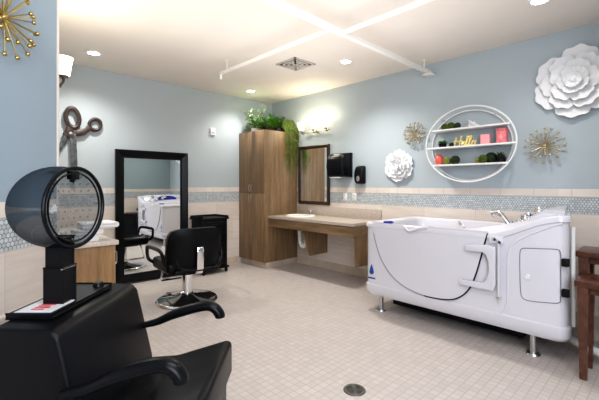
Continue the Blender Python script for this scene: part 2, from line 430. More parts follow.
# ------------------------------------------------------------------ starburst ornaments
def starburst(loc, rz, R, label, n=30, seed=1, m=None, rr=.0022, rb=.0085):
    rng = random.Random(seed); m = m or M['gold']
    t = thing('starburst_ornament', label, 'wall decor', loc, rz)
    b = MB(); b.sphere((0, -.03, 0), .016); b.tube([(0, 0, 0), (0, -.03, 0)], .006); b.build('hub', m, t)
    for k in range(n):
        a = 2*PI*(k + rng.uniform(-.3, .3))/n; L = R*(1.0 if k % 2 == 0 else rng.uniform(.55, .8)); dp = -.03 - (.02 if k % 2 == 0 else .07*rng.uniform(.6, 1))
        e = (L*math.cos(a), dp, L*math.sin(a))
        b = MB(); b.tube([(0, -.03, 0), e], rr, 6); rod = b.build('rod', m, t)
        b = MB(); b.sphere(e, rb, u=10, v=6); b.build('ball', m, rod)
    return t
p = W(-1.36, 1.635, 2.04)
starburst(p, PW, .172, 'large gold starburst of rods and balls on the near left blue wall', 30, 3, rr=.0028, rb=.0105)
M['goldp'] = mat('pale gold metal', (.50, .42, .27), .4, .85)
starburst((4.175, 2.245, 1.915), RW, .135, 'small gold starburst ornament between the white flower and round shelf', 32, 5, m=M['goldp'], rr=.0032, rb=.0115)
starburst((4.175, .885, 1.665), RW, .165, 'gold starburst ornament on the wall right of the round shelf', 32, 9, m=M['goldp'], rr=.0032, rb=.0115)

# ------------------------------------------------------------------ metal flowers
def flower(loc, rz, R, label, seed, layers):
    rng = random.Random(seed)
    t = thing('metal_flower', label, 'wall decor', loc, rz)
    for (n, r0, r1, wd, lift, off) in layers:
        def f(u, v, n=n, r0=r0, r1=r1, wd=wd, lift=lift):
            s = (u-.5)*2; half = PI/n*wd*(1 - .55*(1-v)**2)
            ang = s*half*(1 if v < .75 else 1)
            edge = r1*(1 - .20*abs(s)**3 + .030*math.cos(s*PI*3.0))
            r = r0 + (edge-r0)*v
            y = -(lift + .13*R*v**2 + .012*R*math.sin(s*PI*2.5)*v*v - .09*R*s*s*v)
            return (r*math.sin(ang), y - .012, r*math.cos(ang))
        b = MB(); b.grid(f, 14, 8); proto = None
        for k in range(n):
            if proto is None:
                o = b.build('petal', M['whitep'], t, sharp=80); proto = o
                sm = o.modifiers.new('thick', 'SOLIDIFY'); sm.thickness = R*.012
            else:
                o = proto.copy(); C.objects.link(o); o.parent = t
            o.rotation_euler = (rng.uniform(-.03, .03), off + 2*PI*k/n + rng.uniform(-.05, .05), 0)
    b = MB(); b.sphere((0, -R*.42, 0), R*.07, u=12, v=8)
    for k in range(6):
        a = k*PI/3; b.sphere((R*.075*math.cos(a), -R*.40, R*.075*math.sin(a)), R*.035, u=8, v=6)
    b.build('centre', M['whitep'], t)
    return t
def flay(R): return [(6, .04*R, R, 1.12, .0, .1), (6, .03*R, R*.79, 1.06, R*.11, .55), (5, .02*R, R*.58, 1.08, R*.21, .2), (5, .02*R, R*.38, 1.1, R*.29, .8), (4, .01*R, R*.22, 1.15, R*.36, .3)]
flower((4.175, .65, 2.235), RW, .325, 'large white layered metal flower high on the right wall', 2, flay(.325))
flower((4.175, 2.475, 1.535), RW, .205, 'smaller white metal flower on the wall between soap dispenser and round shelf', 4, flay(.205))

# ------------------------------------------------------------------ round shelf
SH = (4.175, 1.555, 1.725)
t = thing('round_wall_shelf', 'white oval double ring wall shelf with three white boards', 'shelf', SH, RW)
def ell(rx, rz, y, dx=0, dz=0, n=64): return [(dx+rx*math.cos(2*PI*k/n), y, dz+rz*math.sin(2*PI*k/n)) for k in range(n)]
b = MB(); b.tube(ell(.468, .405, -.178), .0085, 8, closed=True); b.build('front_ring', M['whitem'], t)
b = MB(); b.tube(ell(.43, .388, -.012, dx=-.045), .0085, 8, closed=True); b.build('back_ring', M['whitem'], t)
for a in (.9, 2.25, 4.05, 5.4):
    b = MB(); b.tube([(.464*math.cos(a), -.176, .41*math.sin(a)), (.43*math.cos(a)-.045, -.012, .388*math.sin(a))], .006, 8); b.build('spacer', M['whitem'], t)
shz = {0: .185, 1: -.012, 2: -.208}
for z, hw in ((.185, .408), (-.012, .462), (-.208, .396)):
    hb = .43*math.sqrt(1-(z/.388)**2) - .006
    b = MB(); b.prism([(-hw, -.178), (hw, -.178), (-.045+hb, -.004), (-.045-hb, -.004)], 'z', z-.018, z, .002); b.build('shelf_board', M['whitem'], t)
def onshelf(x, k, y=-.10): return (SH[0] + y, SH[1] - x, SH[2] + shz[k])   # local (x,y) on board k -> room
def ball(x, k, r, m, label, y=-.10, name='moss_ball'):
    o = MB(); o.sphere((0, 0, r*.95), r, u=20, v=14, rough=.05); q = o.build(name, m); q.location = onshelf(x, k, y); tag(q, label, 'ornament'); return q
ball(-.285, 0, .038, M['moss'], 'green moss ball, left end of the top round shelf board')
ball(-.212, 0, .042, M['moss'], 'green moss ball in the middle of three on the top shelf board')
ball(-.140, 0, .036, M['mossd'], 'dark moss ball nearest the white ornament on the top shelf board')
ball(-.205, 1, .026, M['mossd'], 'small dark moss ball between the green plant and the gold word')
ball(-.262, 2, .043, M['olive'], 'olive moss ball beside the coral vase on the bottom board')
ball(-.165, 2, .050, M['mossd'], 'larger dark moss ball right of the coral vase on the bottom board')
ball(.085, 2, .033, M['olive'], 'small olive moss ball, leftmost of the right cluster on the bottom board')
ball(.145, 2, .044, M['moss'], 'mid size moss ball in front of the dark one on the bottom board', y=-.152)
ball(.195, 2, .058, M['mossd'], 'largest dark moss ball in the right cluster on the bottom board', y=-.065)
# white origami-like ornament
t = thing('folded_bird_ornament', 'small white angular bird ornament on the top shelf board', 'ornament', onshelf(.045, 0), RW)
b = MB(); b.quad((-.075, -.02, .03), (-.03, -.03, .0), (.085, 0, 0), (.01, -.005, .035)); b.quad((-.075, -.02, .03), (-.03, .03, .0), (.085, 0, 0), (.01, .005, .035)); b.build('body', M['whitep'], t)
b = MB(); b.quad((-.05, -.01, .02), (.0, -.04, .02), (.02, -.01, .03), (-.055, -.05, .085)); b.quad((-.04, .01, .02), (.0, .03, .02), (.03, .01, .03), (-.02, .03, .075)); b.build('wing', M['whitep'], t)
# succulent in dark pot
t = thing('potted_succulent', 'bright green plant in a black pot on the middle board', 'plant', onshelf(-.31, 1), RW)
b = MB(); b.lathe([(0, 0), (.038, 0), (.046, .045), (.040, .045), (.038, .035), (0, .035)], 20); b.build('pot', M['blackm'], t)
b = MB()
for k in range(70):
    a = random.uniform(0, 2*PI); e = random.uniform(.1, 1.2); b.leaf((.02*math.cos(a), .02*math.sin(a), .04), (math.cos(a)*math.cos(e), math.sin(a)*math.cos(e), math.sin(e)), (0, 0, 1), random.uniform(.04, .065), .022)
b.build('foliage', M['leaf'], t)
t = thing('potted_grass', 'dark leafy plant in a black pot at right of the bottom board', 'plant', onshelf(.305, 2), RW)
b = MB(); b.lathe([(0, 0), (.040, 0), (.046, .06), (.040, .06), (.038, .05), (0, .05)], 20); b.build('pot', M['blackm'], t)
b = MB()
for k in range(60):
    a = random.uniform(0, 2*PI); e = random.uniform(.5, 1.5); b.leaf((.015*math.cos(a), .015*math.sin(a), .055), (math.cos(a)*math.cos(e), math.sin(a)*math.cos(e), math.sin(e)), (0, 0, 1), random.uniform(.04, .075), .014)
b.build('foliage', M['moss'], t)
# coral vase
o = MB(); o.lathe([(0, 0), (.026, 0), (.044, .03), (.048, .06), (.036, .095), (.020, .112), (.022, .122), (.015, .120), (.014, .105), (0, .10)], 24); q = o.build('bud_vase', M['coral']); q.location = onshelf(-.348, 2); tag(q, 'coral red rounded vase at the left of the bottom board', 'vase')
# pink boxes
o = MB(); o.box(-.045, .045, -.025, .025, 0, .105, .004); q = o.build('pink_block', M['pinkl']); q.location = onshelf(.155, 1); q.rotation_euler = (0, 0, RW); tag(q, 'light pink square block right of the gold word', 'ornament')
t = thing('pink_canister', 'taller patterned pink box at the right of the middle board', 'box', onshelf(.315, 1), RW)
b = MB(); b.box(-.046, .046, -.04, .04, 0, .128, .006); b.build('body', M['pink'], t)
b = MB(); b.box(-.049, .049, -.043, .043, .128, .150, .005); b.build('lid', M['pink'], t)
b = MB(); b.prism([(0.0, .035), (.016, .06), (0, .105), (-.016, .06)], 'y', -.0415, -.0402); b.build('leaf_motif', M['pinkl'], t)
# gold script word Hello
t = thing('hello_sign', 'gold script sign reading Hello on the middle shelf board', 'sign', onshelf(-.035, 1, -.13), RW)
letters = [('H', [[(0, .0), (.006, .03), (.016, .085), (.020, .10)], [(.038, .002), (.044, .03), (.054, .085), (.062, .104), (.054, .104)], [(-.006, .05), (.012, .056), (.05, .05), (.062, .054)]], -.105),
           ('e', [[(0, .02), (.014, .026), (.026, .038), (.024, .050), (.014, .050), (.006, .036), (.006, .014), (.016, .004), (.028, .010), (.036, .02)]], -.042),
           ('l', [[(0, .02), (.012, .04), (.026, .085), (.026, .103), (.017, .100), (.010, .06), (.009, .015), (.017, .003), (.027, .016)]], -.008),
           ('l', [[(0, .02), (.012, .04), (.026, .085), (.026, .103), (.017, .100), (.010, .06), (.009, .015), (.017, .003), (.027, .016)]], .018),
           ('o', [[(0, .014), (.004, .034), (.014, .048), (.024, .040), (.026, .020), (.016, .003), (.004, .010), (.002, .024), (.012, .044), (.038, .044)]], .050)]
t.scale = (1.22, 1, 1)
for ch, strokes, ox in letters:
    b = MB()
    for s in strokes: b.tube(smooth_path([((x*1.12)+ox, 0, z) for x, z in s], 5), .0062, 8)
    b.build('letter', M['goldm'], t)

# ------------------------------------------------------------------ tall cabinet with plants
t = thing('tall_cabinet', 'tall brown wood grain cabinet with four doors in the far corner', 'cabinet', (3.472, 4.712, 0), RW)
# local: x -.295..+.30 along the wall, y 0 (door face) .. .63
b = MB(); b.box(-.333, .333, .02, .698, .09, 2.14, .002); b.build('carcass', M['wood'], t)
b = MB(); b.box(-.323, .33, .045, .69, 0, .09); b.build('plinth', M['base'], t)
for (x0, x1) in ((-.332, -.002), (.002, .332)):
    for (z0, z1, hz) in ((.095, 1.155, 1.065), (1.160, 2.138, 1.235)):
        b = MB(); b.box(x0, x1, 0, .019, z0, z1, .0015); d = b.build('door', M['wood'], t)
        hx = -.03 if x0 < -.1 else .03
        b = MB(); b.tube(smooth_path([(hx, 0, hz-.05), (hx, -.022, hz-.045), (hx, -.027, hz), (hx, -.022, hz+.045), (hx, 0, hz+.05)], 4), .005, 8); b.build('handle', M['steel'], d)

def plant_pot(t, r, h, m):
    b = MB(); b.lathe([(0, 0), (r*.8, 0), (r, h), (r*.92, h), (r*.9, h*.85), (0, h*.85)], 24); b.build('pot', m, t)
t = thing('potted_fern', 'bushy green broad leaf plant in a brown pot on the cabinet top', 'plant', (3.82, 4.66, 2.14))
plant_pot(t, .13, .10, M['espresso'])
b = MB(); st = MB()
for k in range(58):
    a = random.uniform(0, 2*PI); r = random.uniform(.08, .36); h = random.uniform(.06, .30)
    e = Vector((r*math.cos(a), r*math.sin(a)*.8, h)); st.tube([(0, 0, .06), (e.x*.5, e.y*.5, h*.8+.05), e], .0025, 5)
    for q in range(5):
        s = random.uniform(.5, 1); pp = e*s + Vector((0, 0, .05*(1-s)))
        aa = a + random.uniform(-1.2, 1.2)
        b.leaf(pp, (math.cos(aa), math.sin(aa), random.uniform(-.15, .8)), (0, 0, 1), random.uniform(.09, .15), random.uniform(.035, .06))
b.build('foliage', M['leaf'], t); st.build('stems', M['stem'], t)
t = thing('variegated_plant', 'airy white and green leafed plant at the left of the cabinet top', 'plant', (3.62, 4.80, 2.14))
plant_pot(t, .07, .07, M['whitem'])
b = MB(); st = MB()
for k in range(40):
    a = random.uniform(0, 2*PI); r = random.uniform(.04, .28); h = random.uniform(.05, .42)
    e = Vector((r*math.cos(a)*.7, r*math.sin(a), h)); st.tube([(0, 0, .05), (e.x*.4, e.y*.4, h*.7), e], .002, 5)
    for q in range(5):
        aa = random.uniform(0, 2*PI); pp = e*random.uniform(.75, 1.05)
        b.leaf(pp, (math.cos(aa), math.sin(aa), random.uniform(-.6, .6)), (0, 0, 1), random.uniform(.045, .075), random.uniform(.03, .048))
b.build('foliage', M['leafw'], t); st.build('stems', M['stem'], t)
t = thing('sparse_creeper', 'thin pale creeper lying along the left top edge of the cabinet', 'plant', (3.62, 4.95, 2.14))
b = MB(); st = MB()
for k in range(9):
    y0 = random.uniform(-.38, .08); e = Vector((random.uniform(-.05, .12), y0, random.uniform(.02, .08))); st.tube(smooth_path([(.08, -.1, .01), (.03, y0*.6, .03), e], 3), .002, 5)
    for q in range(9):
        s = random.uniform(.2, 1.05); aa = random.uniform(0, 2*PI); b.leaf((e.x*s, e.y*s, .012 + e.z*s), (math.cos(aa), math.sin(aa), .6), (0, 0, 1), .055, .03)
b.build('foliage', M['leafw'], t); st.build('stems', M['stem'], t)
t = thing('trailing_plant', 'long yellow green vines trailing down the side of the cabinet', 'plant', (4.02, 4.50, 2.14))
plant_pot(t, .085, .09, M['espresso'])
b = MB(); st = MB()
for k in range(52):
    x = random.uniform(-.15, .14); L = random.uniform(.28, .74)*(1.0 if x > -.08 else .9); y = random.uniform(-.15, -.075)
    if x > .02: L *= .85
    wv = random.uniform(-.03, .03)
    pts = smooth_path([(x*.3, 0, .08), (x*.8, -.05,   .12 + random.uniform(0, .10)), (x, y, .04), (x+wv, y, -L*.5), (min(x-wv*.3, .14), y+.005, -L)], 6)
    st.tube(pts, .0018, 5)
    for q in range(46):
        pp = random.choice(pts[4:]) + Vector((random.uniform(-.012, .012), random.uniform(-.012, .006), random.uniform(-.02, .02))); aa = random.uniform(0, 2*PI)
        if pp.x > .145: pp.x = .145
        b.leaf(pp, (math.cos(aa), -abs(math.sin(aa))*.7, random.uniform(-1.5, -.2)), (0, 1, .2), random.uniform(.022, .04), random.uniform(.009, .016))
b.build('foliage', M['vine'], t); st.build('vines', M['stem'], t)

# ------------------------------------------------------------------ vanity counter
# local frame RW at (3.54, 3.60): x from -.85 (cabinet) to .85, y 0..0.635 (wall)
VX, VY = 3.54, 3.57
t = thing('vanity_counter', 'wall hung speckled beige counter with walnut apron beside the cabinet', 'counter', (VX, VY, 0), RW)
b2 = bmesh.new()
def loop(pts):
    vs = [b2.verts.new((x, y, .777)) for x, y in pts]; return [b2.edges.new((vs[i], vs[(i+1) % len(vs)])) for i in range(len(vs))]
SKX, SKY = -.42, .32
e = loop([(-.806, 0), (.812, 0), (.827, .02), (.827, .632), (-.806, .632)]) + loop([(SKX+.235*math.cos(2*PI*k/40), SKY+.175*math.sin(2*PI*k/40)) for k in range(40)])
r_ = bmesh.ops.triangle_fill(b2, edges=e, use_beauty=True)
ext = bmesh.ops.extrude_face_region(b2, geom=b2.faces[:]); bmesh.ops.translate(b2, verts=[v for v in ext['geom'] if isinstance(v, bmesh.types.BMVert)], vec=(0, 0, .036)); bmesh.ops.recalc_face_normals(b2, faces=b2.faces[:])
b = MB(); b._take(b2); b.build('worktop', M['stone'], t, 25)
b = MB(); b.box(-.806, .827, .614, .632, .813, .955, .002); b.build('backsplash', M['stone'], t)
b = MB(); b.box(-.806, .82, .03, .05, .645, .777, .001); b.box(.80, .82, .05, .63, .645, .777); b.build('apron', M['woodh'], t)
for x in (-.165, .775):
    b = MB(); b.prism([(.10 if x > 0 else .09, .645), (.63, .645), (.63, .255), (.12 if x > 0 else .26, .255)], 'x', x, x+.025); b.build('support_bracket', M['wood'], t)
t = thing('sink', 'white oval drop in sink in the beige counter', 'sink', (VX+SKY, VY-SKX, .813), RW)
b = MB(); b.lathe([(.20, .0), (.262, .001), (.262, .008), (.25, .016), (.225, .014), (.212, -.005), (.19, -.07), (.13, -.125), (.05, -.14), (.022, -.142)], 48, sx=1, sy=.76); b.build('basin', M['porcelain'], t, 60)
b = MB(); b.lathe([(0, -.139), (.022, -.139), (.024, -.143)], 20); b.build('drain_ring', M['chrome'], t)
t = thing('sink_faucet', 'small chrome faucet behind the white sink', 'faucet', (VX+.545, VY+.41, .8135), RW)
b = MB(); b.box(-.08, .08, -.022, .022, 0, .018, .008); b.build('base', M['chrome'], t)
b = MB(); b.tube(smooth_path([(0, 0, .015), (0, 0, .07), (0, -.04, .095), (0, -.10, .075), (0, -.105, .06)], 4), .011, 10); b.build('spout', M['chrome'], t)
b = MB(); b.tube([(0, 0, .075), (0, -.005, .10), (0, -.05, .125)], [.013, .010, .006], 10); b.build('lever', M['chrome'], t)
t = thing('drain_pipe', 'white curved drain pipe hanging under the sink', 'pipe', (VX+SKY, VY-SKX, 0), RW)
b = MB(); b.tube(smooth_path([(0, 0, .664), (0, 0, .47), (.015, 0, .395), (.065, 0, .355), (.115, 0, .395), (.12, .01, .46), (.12, .06, .50), (.12, .300, .50)], 6), .029, 14); b.build('trap', M['plastic'], t)
b = MB(); b.lathe([(.030, -.02), (.039, -.02), (.039, .02), (.030, .02)], 20, Matrix.Translation((0, 0, .56))); b.lathe([(.030, -.015), (.039, -.015), (.039, .015), (.030, .015)], 20, Matrix.Translation((.12, .005, .445))); b.build('coupling_nut', M['plastic'], t)

# wall mirror over the sink
t = thing('wall_mirror', 'small rectangular mirror with dark brown frame above the sink', 'mirror', (4.175, 3.995, 1.445), RW)
b = MB()
hw, hh, fw = .335, .465, .05
prof = [(0, 0), (0, -.028), (.012, -.034), (fw, -.020), (fw, 0)]
def frame(b, hw, hh, prof):
    c = [(-hw, -hh, 1, 1), (hw, -hh, -1, 1), (hw, hh, -1, -1), (-hw, hh, 1, -1)]
    rings = [[b.bm.verts.new((x+sx*o, y, z+sz*o)) for o, y in prof] for x, z, sx, sz in c]
    for i in range(4):
        A, B = rings[i], rings[(i+1) % 4]
        for k in range(len(prof)-1): b.bm.faces.new((A[k], A[k+1], B[k+1], B[k]))
    bmesh.ops.recalc_face_normals(b.bm, faces=b.bm.faces[:])
frame(b, hw, hh, prof); b.build('frame', M['espresso'], t, 20)
b = MB(); b.box(-hw+fw-.005, hw-fw+.005, -.014, -.004, -hh+fw-.005, hh-fw+.005); b.build('glass', M['mirror'], t)

# vanity light
t = thing('vanity_light', 'three shade brushed nickel wall light glowing above the sink mirror', 'wall light', (4.175, 3.90, 2.10), RW)
b = MB(); b.lathe([(0, -.03), (.05, -.028), (.075, -.012), (.078, 0)], 32, Matrix.Rotation(-PI/2, 4, 'X') @ Matrix.Scale(-1, 4, (0, 0, 1)), sx=1.25)
b.build('back_plate', M['nickel'], t)
b = MB(); b.tube([(-.29, -.075, .02), (.29, -.075, .02)], .009, 10); b.tube([(0, 0, 0), (0, -.075, .02)], .012, 10); b.build('bar', M['nickel'], t)
for x in (-.26, 0, .26):
    b = MB(); b.tube([(x, -.075, .0), (x, -.11, .0), (x, -.12, .045)], [.010, .010, .014], 10); b.lathe([(0, .03), (.022, .03), (.026, .055), (.0, .055)], 16, Matrix.Translation((x, -.12, 0))); a = b.build('shade_holder', M['nickel'], t)
    b = MB(); b.lathe([(.026, .05), (.040, .07), (.055, .12), (.066, .17), (.063, .17), (.052, .12), (.036, .072), (.0, .055)], 24, Matrix.Translation((x, -.12, 0))); b.build('lamp_shade', M['shade'], t, 70)
    L = bpy.data.lights.new('vanity_bulb', 'POINT'); L.energy = 2.2; L.shadow_soft_size = .06; L.color = (1, .90, .70)
    o = bpy.data.objects.new('vanity_bulb', L); C.objects.link(o); o.location = (4.175-.24, 3.90-x, 2.10+.19)

# sconce on the hidden left wall
t = thing('wall_sconce', 'single lit white shade lamp on a bronze arm beside the partition edge', 'wall light', (Pb.x, 3.22, 2.06), LW)
b = MB(); b.box(-.05, .05, -.018, 0, -.07, .07, .006); b.build('back_plate', M['bronze'], t)
b = MB(); b.tube(smooth_path([(0, -.015, .0), (0, -.08, -.035), (0, -.15, -.03), (0, -.18, .01), (0, -.18, .05)], 5), .009, 10); b.lathe([(0, .035), (.03, .035), (.036, .055), (0, .055)], 20, Matrix.Translation((0, -.18, 0))); b.lathe([(0, -.018), (.02, -.01), (.02, .012), (0, .018)], 12, Matrix.Translation((0, -.15, -.03))); b.build('arm', M['bronze'], t)
b = MB(); b.lathe([(.03, .05), (.046, .06), (.052, .12), (.066, .19), (.063, .19), (.049, .12), (.042, .063), (0, .055)], 28, Matrix.Translation((0, -.18, 0))); b.build('lamp_shade', M['shade'], t, 70)
L = bpy.data.lights.new('sconce_bulb', 'POINT'); L.energy = 7; L.shadow_soft_size = .05; L.color = (1, .88, .70)
o = bpy.data.objects.new('sconce_bulb', L); C.objects.link(o); o.location = (Pb.x+.18, 3.22, 2.06+.24)

# dispensers, outlets, thermostat
t = thing('towel_dispenser', 'large rounded black paper towel dispenser on the wall', 'dispenser', (4.175, 3.40, 1.40), RW)
def hump(u, v, hw=.17, D=.235, h=.345):
    return None
b = MB(); b.prism([(0, .0), (-.19, .0), (-.215, .03), (-.232, .15), (-.225, .25), (-.19, .315), (-.12, .345), (0, .350)], 'x', -.145, .165, .030, 4); b.build('cover', M['blackp'], t)
b = MB(); b.box(-.152, .172, -.055, 0, .0, .348, .006); b.build('back_case', M['blackp'], t)
b = MB(); b.box(-.10, .10, -.20, -.05, -.012, 0, .003); b.build('paper_slot', M['plastic'], t)
b = MB(); b.prism([(-.199, .298), (-.168, .326), (-.164, .324), (-.197, .292)], 'x', -.04, .08); b.build('view_window', M['steel'], t)
t = thing('soap_dispenser', 'small rounded black soap dispenser right of the towel dispenser', 'dispenser', (4.175, 3.06, 1.30), RW)
b = MB(); b.prism([(0, .0), (-.06, .0), (-.095, .03), (-.11, .10), (-.10, .18), (-.07, .245), (0, .26)], 'x', -.078, .070, .030, 4); b.build('body', M['blackp'], t)
b = MB(); b.lathe([(0, .006), (.024, .004), (.028, 0)], 20, Matrix.Translation((-.0, -.105, .075)) @ Matrix.Rotation(PI/2, 4, 'X'), sy=1.4); b.build('push_button', M['steel'], t)
def outlet(y, kind, label):
    t = thing('wall_outlet' if kind else 'light_switch', label, 'outlet' if kind else 'switch', (4.175, y, 1.115), RW)
    b = MB(); b.box(-.036, .036, -.006, 0, -.058, .058, .003); b.build('cover_plate', M['plastic'], t)
    if kind:
        for z in (-.025, .025):
            b = MB(); b.box(-.017, .017, -.009, -.004, z-.014, z+.014, .003); s_ = b.build('socket', M['plastic'], t)
            b = MB(); b.box(-.009, -.006, -.0095, -.008, z-.006, z+.006); b.box(.006, .009, -.0095, -.008, z-.006, z+.006); b.build('slots', M['blackm'], s_)
    else:
        b = MB(); b.box(-.016, .016, -.010, -.004, -.033, .033, .003); b.build('rocker', M['plastic'], t)
    return t
outlet(3.365, False, 'white rocker light switch plate below the towel dispenser, next to the mirror')
outlet(3.20, True, 'white wall outlet plate below the gap between the two dispensers')
t = thing('thermostat', 'small white thermostat box on the far wall beside the cabinet', 'thermostat', (2.975, 5.05, 2.06))
b = MB(); b.box(-.045, .045, -.028, 0, 0, .115, .008); b.build('housing', M['whitem'], t)
b = MB(); b.box(-.028, .028, -.031, -.026, .03, .06, .002); b.build('display', M['vent'], t)

# ------------------------------------------------------------------ walk-in tub
TX, TY = 3.10, 1.40
t = thing('walk_in_bathtub', 'white walk in bathtub with door standing on chrome feet', 'bathtub', (0, 0, 0))
def hz(y):    # rim height along the tub
    k = min(1, max(0, (1.06-y)/.50)); k = k*k*(3-2*k); return .905 + .165*k
def endy(x): return .518 + .15*(x-3.10)/1.0       # slanted near end
def outl(inset, r, n=8):
    x0, x1, y1 = 3.10+inset, 4.12-inset, 2.262-inset
    pts = []
    def crn(cx, cy, a0):
        for k in range(n+1):
            a = a0 + PI/2*k/n; pts.append((cx+r*math.cos(a), cy+r*math.sin(a)))
    crn(x1-r, y1-r, 0); crn(x0+r, y1-r, PI/2); 
    ya = endy(x0)+inset; crn(x0+r, ya+r, PI)
    yb = endy(x1)+inset; crn(x1-r, yb+r, 3*PI/2)
    # subdivide long sides so the rim can curve
    out = []
    m = len(pts)
    for i in range(m):
        a, c = Vector(pts[i]), Vector(pts[(i+1) % m]); out.append(a)
        if (c-a).length > .3:
            for q in range(1, 24): out.append(a.lerp(c, q/24))
    return out
def inner(inset, r, n=8):
    x0, x1, y0, y1 = 3.155+inset, 4.02-inset, 1.04+inset, 2.13-inset
    pts = []
    for cx, cy, a0 in ((x1-r, y1-r, 0), (x0+r, y1-r, PI/2), (x0+r, y0+r, PI), (x1-r, y0+r, 3*PI/2)):
        for k in range(n+1):
            a = a0 + PI/2*k/n; pts.append((cx+r*math.cos(a), cy+r*math.sin(a)))
    out = []; m = len(pts)
    for i in range(m):
        a, c = Vector(pts[i]), Vector(pts[(i+1) % m]); out.append(a)
        if (c-a).length > .3:
            for q in range(1, 24): out.append(a.lerp(c, q/24))
    return out
b = MB(); bm = b.bm
levels = [(.07, .06, lambda y: .162), (.02, .07, lambda y: .170), (.0, .075, lambda y: .205), (.0, .075, lambda y: .272), (.012, .075, lambda y: .282), (.012, .075, lambda y: .55), (.012, .075, lambda y: hz(y)-.055), (.0, .075, lambda y: hz(y)-.045), (.0, .075, lambda y: hz(y)-.012), (.006, .07, lambda y: hz(y)-.003), (.018, .06, lambda y: hz(y))]
rings = []
for ins, r, zf in levels: rings.append([bm.verts.new((p.x, p.y, zf(p.y))) for p in outl(ins, r)])
ins_l = [(0, .12, lambda y: hz(y)), (.012, .11, lambda y: hz(y)-.012), (.03, .10, lambda y: .70), (.05, .09, lambda y: .30), (.12, .06, lambda y: .25)]
for ins, r, zf in ins_l: rings.append([bm.verts.new((p.x, p.y, zf(p.y))) for p in inner(ins, r)])
for A, B in zip(rings[:-1], rings[1:]):
    n = len(A)
    for k in range(n): bm.faces.new((A[k], A[(k+1) % n], B[(k+1) % n], B[k]))
bm.faces.new(rings[0][::-1]); bm.faces.new(rings[-1])
bmesh.ops.recalc_face_normals(bm, faces=bm.faces[:])
b.build('shell', M['white'], t, 50)
b = MB(); b.box(3.24, 3.98, 1.70, 2.09, .28, .66, .03, 3); b.build('seat', M['white'], t)
# raised control deck at the near end
b = MB()
def dz(v): w_ = max(0, (v-.30)/.70); return 1.092 - .175*w_*w_*(3-2*w_)
def dyy(x, v): y0 = endy(x)+.03; return y0 + (.98-.08*(x-3.2)-y0)*v
def deck(u, v):
    x = 3.19 + .91*u; return (x, dyy(x, v), dz(v) + .006*math.sin(u*PI) - .02*max(0, 1-u*8))
b.grid(deck, 24, 14)
for xx, uu in ((3.19, 0), (4.10, 1)): b.grid(lambda u, v: (xx, dyy(xx, u), deck(uu, u)[2]*(1-v) + .90*v), 14, 2)
for vv in (0, 1): b.grid(lambda u, v: (3.19+.91*u, dyy(3.19+.91*u, vv), deck(u, vv)[2]*(1-v)+.87*v), 24, 2)
b.build('control_deck', M['white'], t, 40)
Fx = 3.112
def fp(pts, dx=-.004): return [(Fx+dx, y, z) for y, z in pts]
seam = [(2.135, .80), (2.099, .672), (2.04, .54), (1.949, .427), (1.829, .343), (1.684, .297), (1.538, .281), (1.357, .300), (1.256, .354), (1.19, .435), (1.143, .551), (1.104, .695), (1.073, .82), (1.051, .90)]
sp = smooth_path(fp(seam, 0), 6)
# door panel: slightly proud plate bounded by the seam
door_top = [(1.051, .915), (1.25, .915), (1.50, .915), (1.545, .915), (1.585, .902), (1.63, .890), (1.68, .866), (1.725, .862), (1.755, .872), (1.78, .893), (1.815, .908), (2.0, .908), (2.15, .908)]
poly = [(p.y, p.z) for p in sp] + door_top
b = MB(); b.prism(poly, 'x', Fx-.010, Fx+.004); b.build('door', M['white'], t, 40)
b = MB(); b.tube([(Fx-.007, p.y, p.z) for p in sp[:38]], .0045, 8); b.build('door_seam', M['groove'], t)
b = MB(); b.tube([(Fx-.008, p.y, p.z) for p in sp[34:]], .0062, 8); b.build('door_gasket', M['blackm'], t)
b = MB(); b.tube(smooth_path([(Fx-.014, 1.56, .903), (Fx-.022, 1.63, .893), (Fx-.026, 1.69, .868), (Fx-.022, 1.74, .858), (Fx-.014, 1.78, .885)], 5), .011, 8); b.build('door_grip', M['white'], t)
skirt = [(2.20, .274), (1.839, .273), (1.3, .270), (1.036, .268), (.965, .274), (.925, .33), (.91, .42), (.908, .67), (.903, .76), (.87, .835), (.80, .895), (.69, .955), (.60, 1.000), (.560, 1.014)]
b = MB(); b.tube(smooth_path(fp(skirt, .002), 6), .009, 8); b.build('moulding', M['white'], t)
pan = smooth_path(fp([(.80, .812), (.70, .820), (.60, .827), (.572, .81), (.57, .70), (.57, .50), (.58, .452), (.65, .436), (.76, .424), (.805, .435), (.82, .48), (.825, .62), (.824, .78), (.80, .812)], .0), 5)
b = MB(); b.tube(pan, .0032, 8); b.build('access_panel_seam', M['groove'], t)
b = MB(); b.lathe([(0, .012), (.018, .010), (.020, 0)], 20, Matrix.Translation((Fx, .775, .60)) @ Matrix.Rotation(-PI/2, 4, 'Y')); b.build('panel_lock', M['plastic'], t)
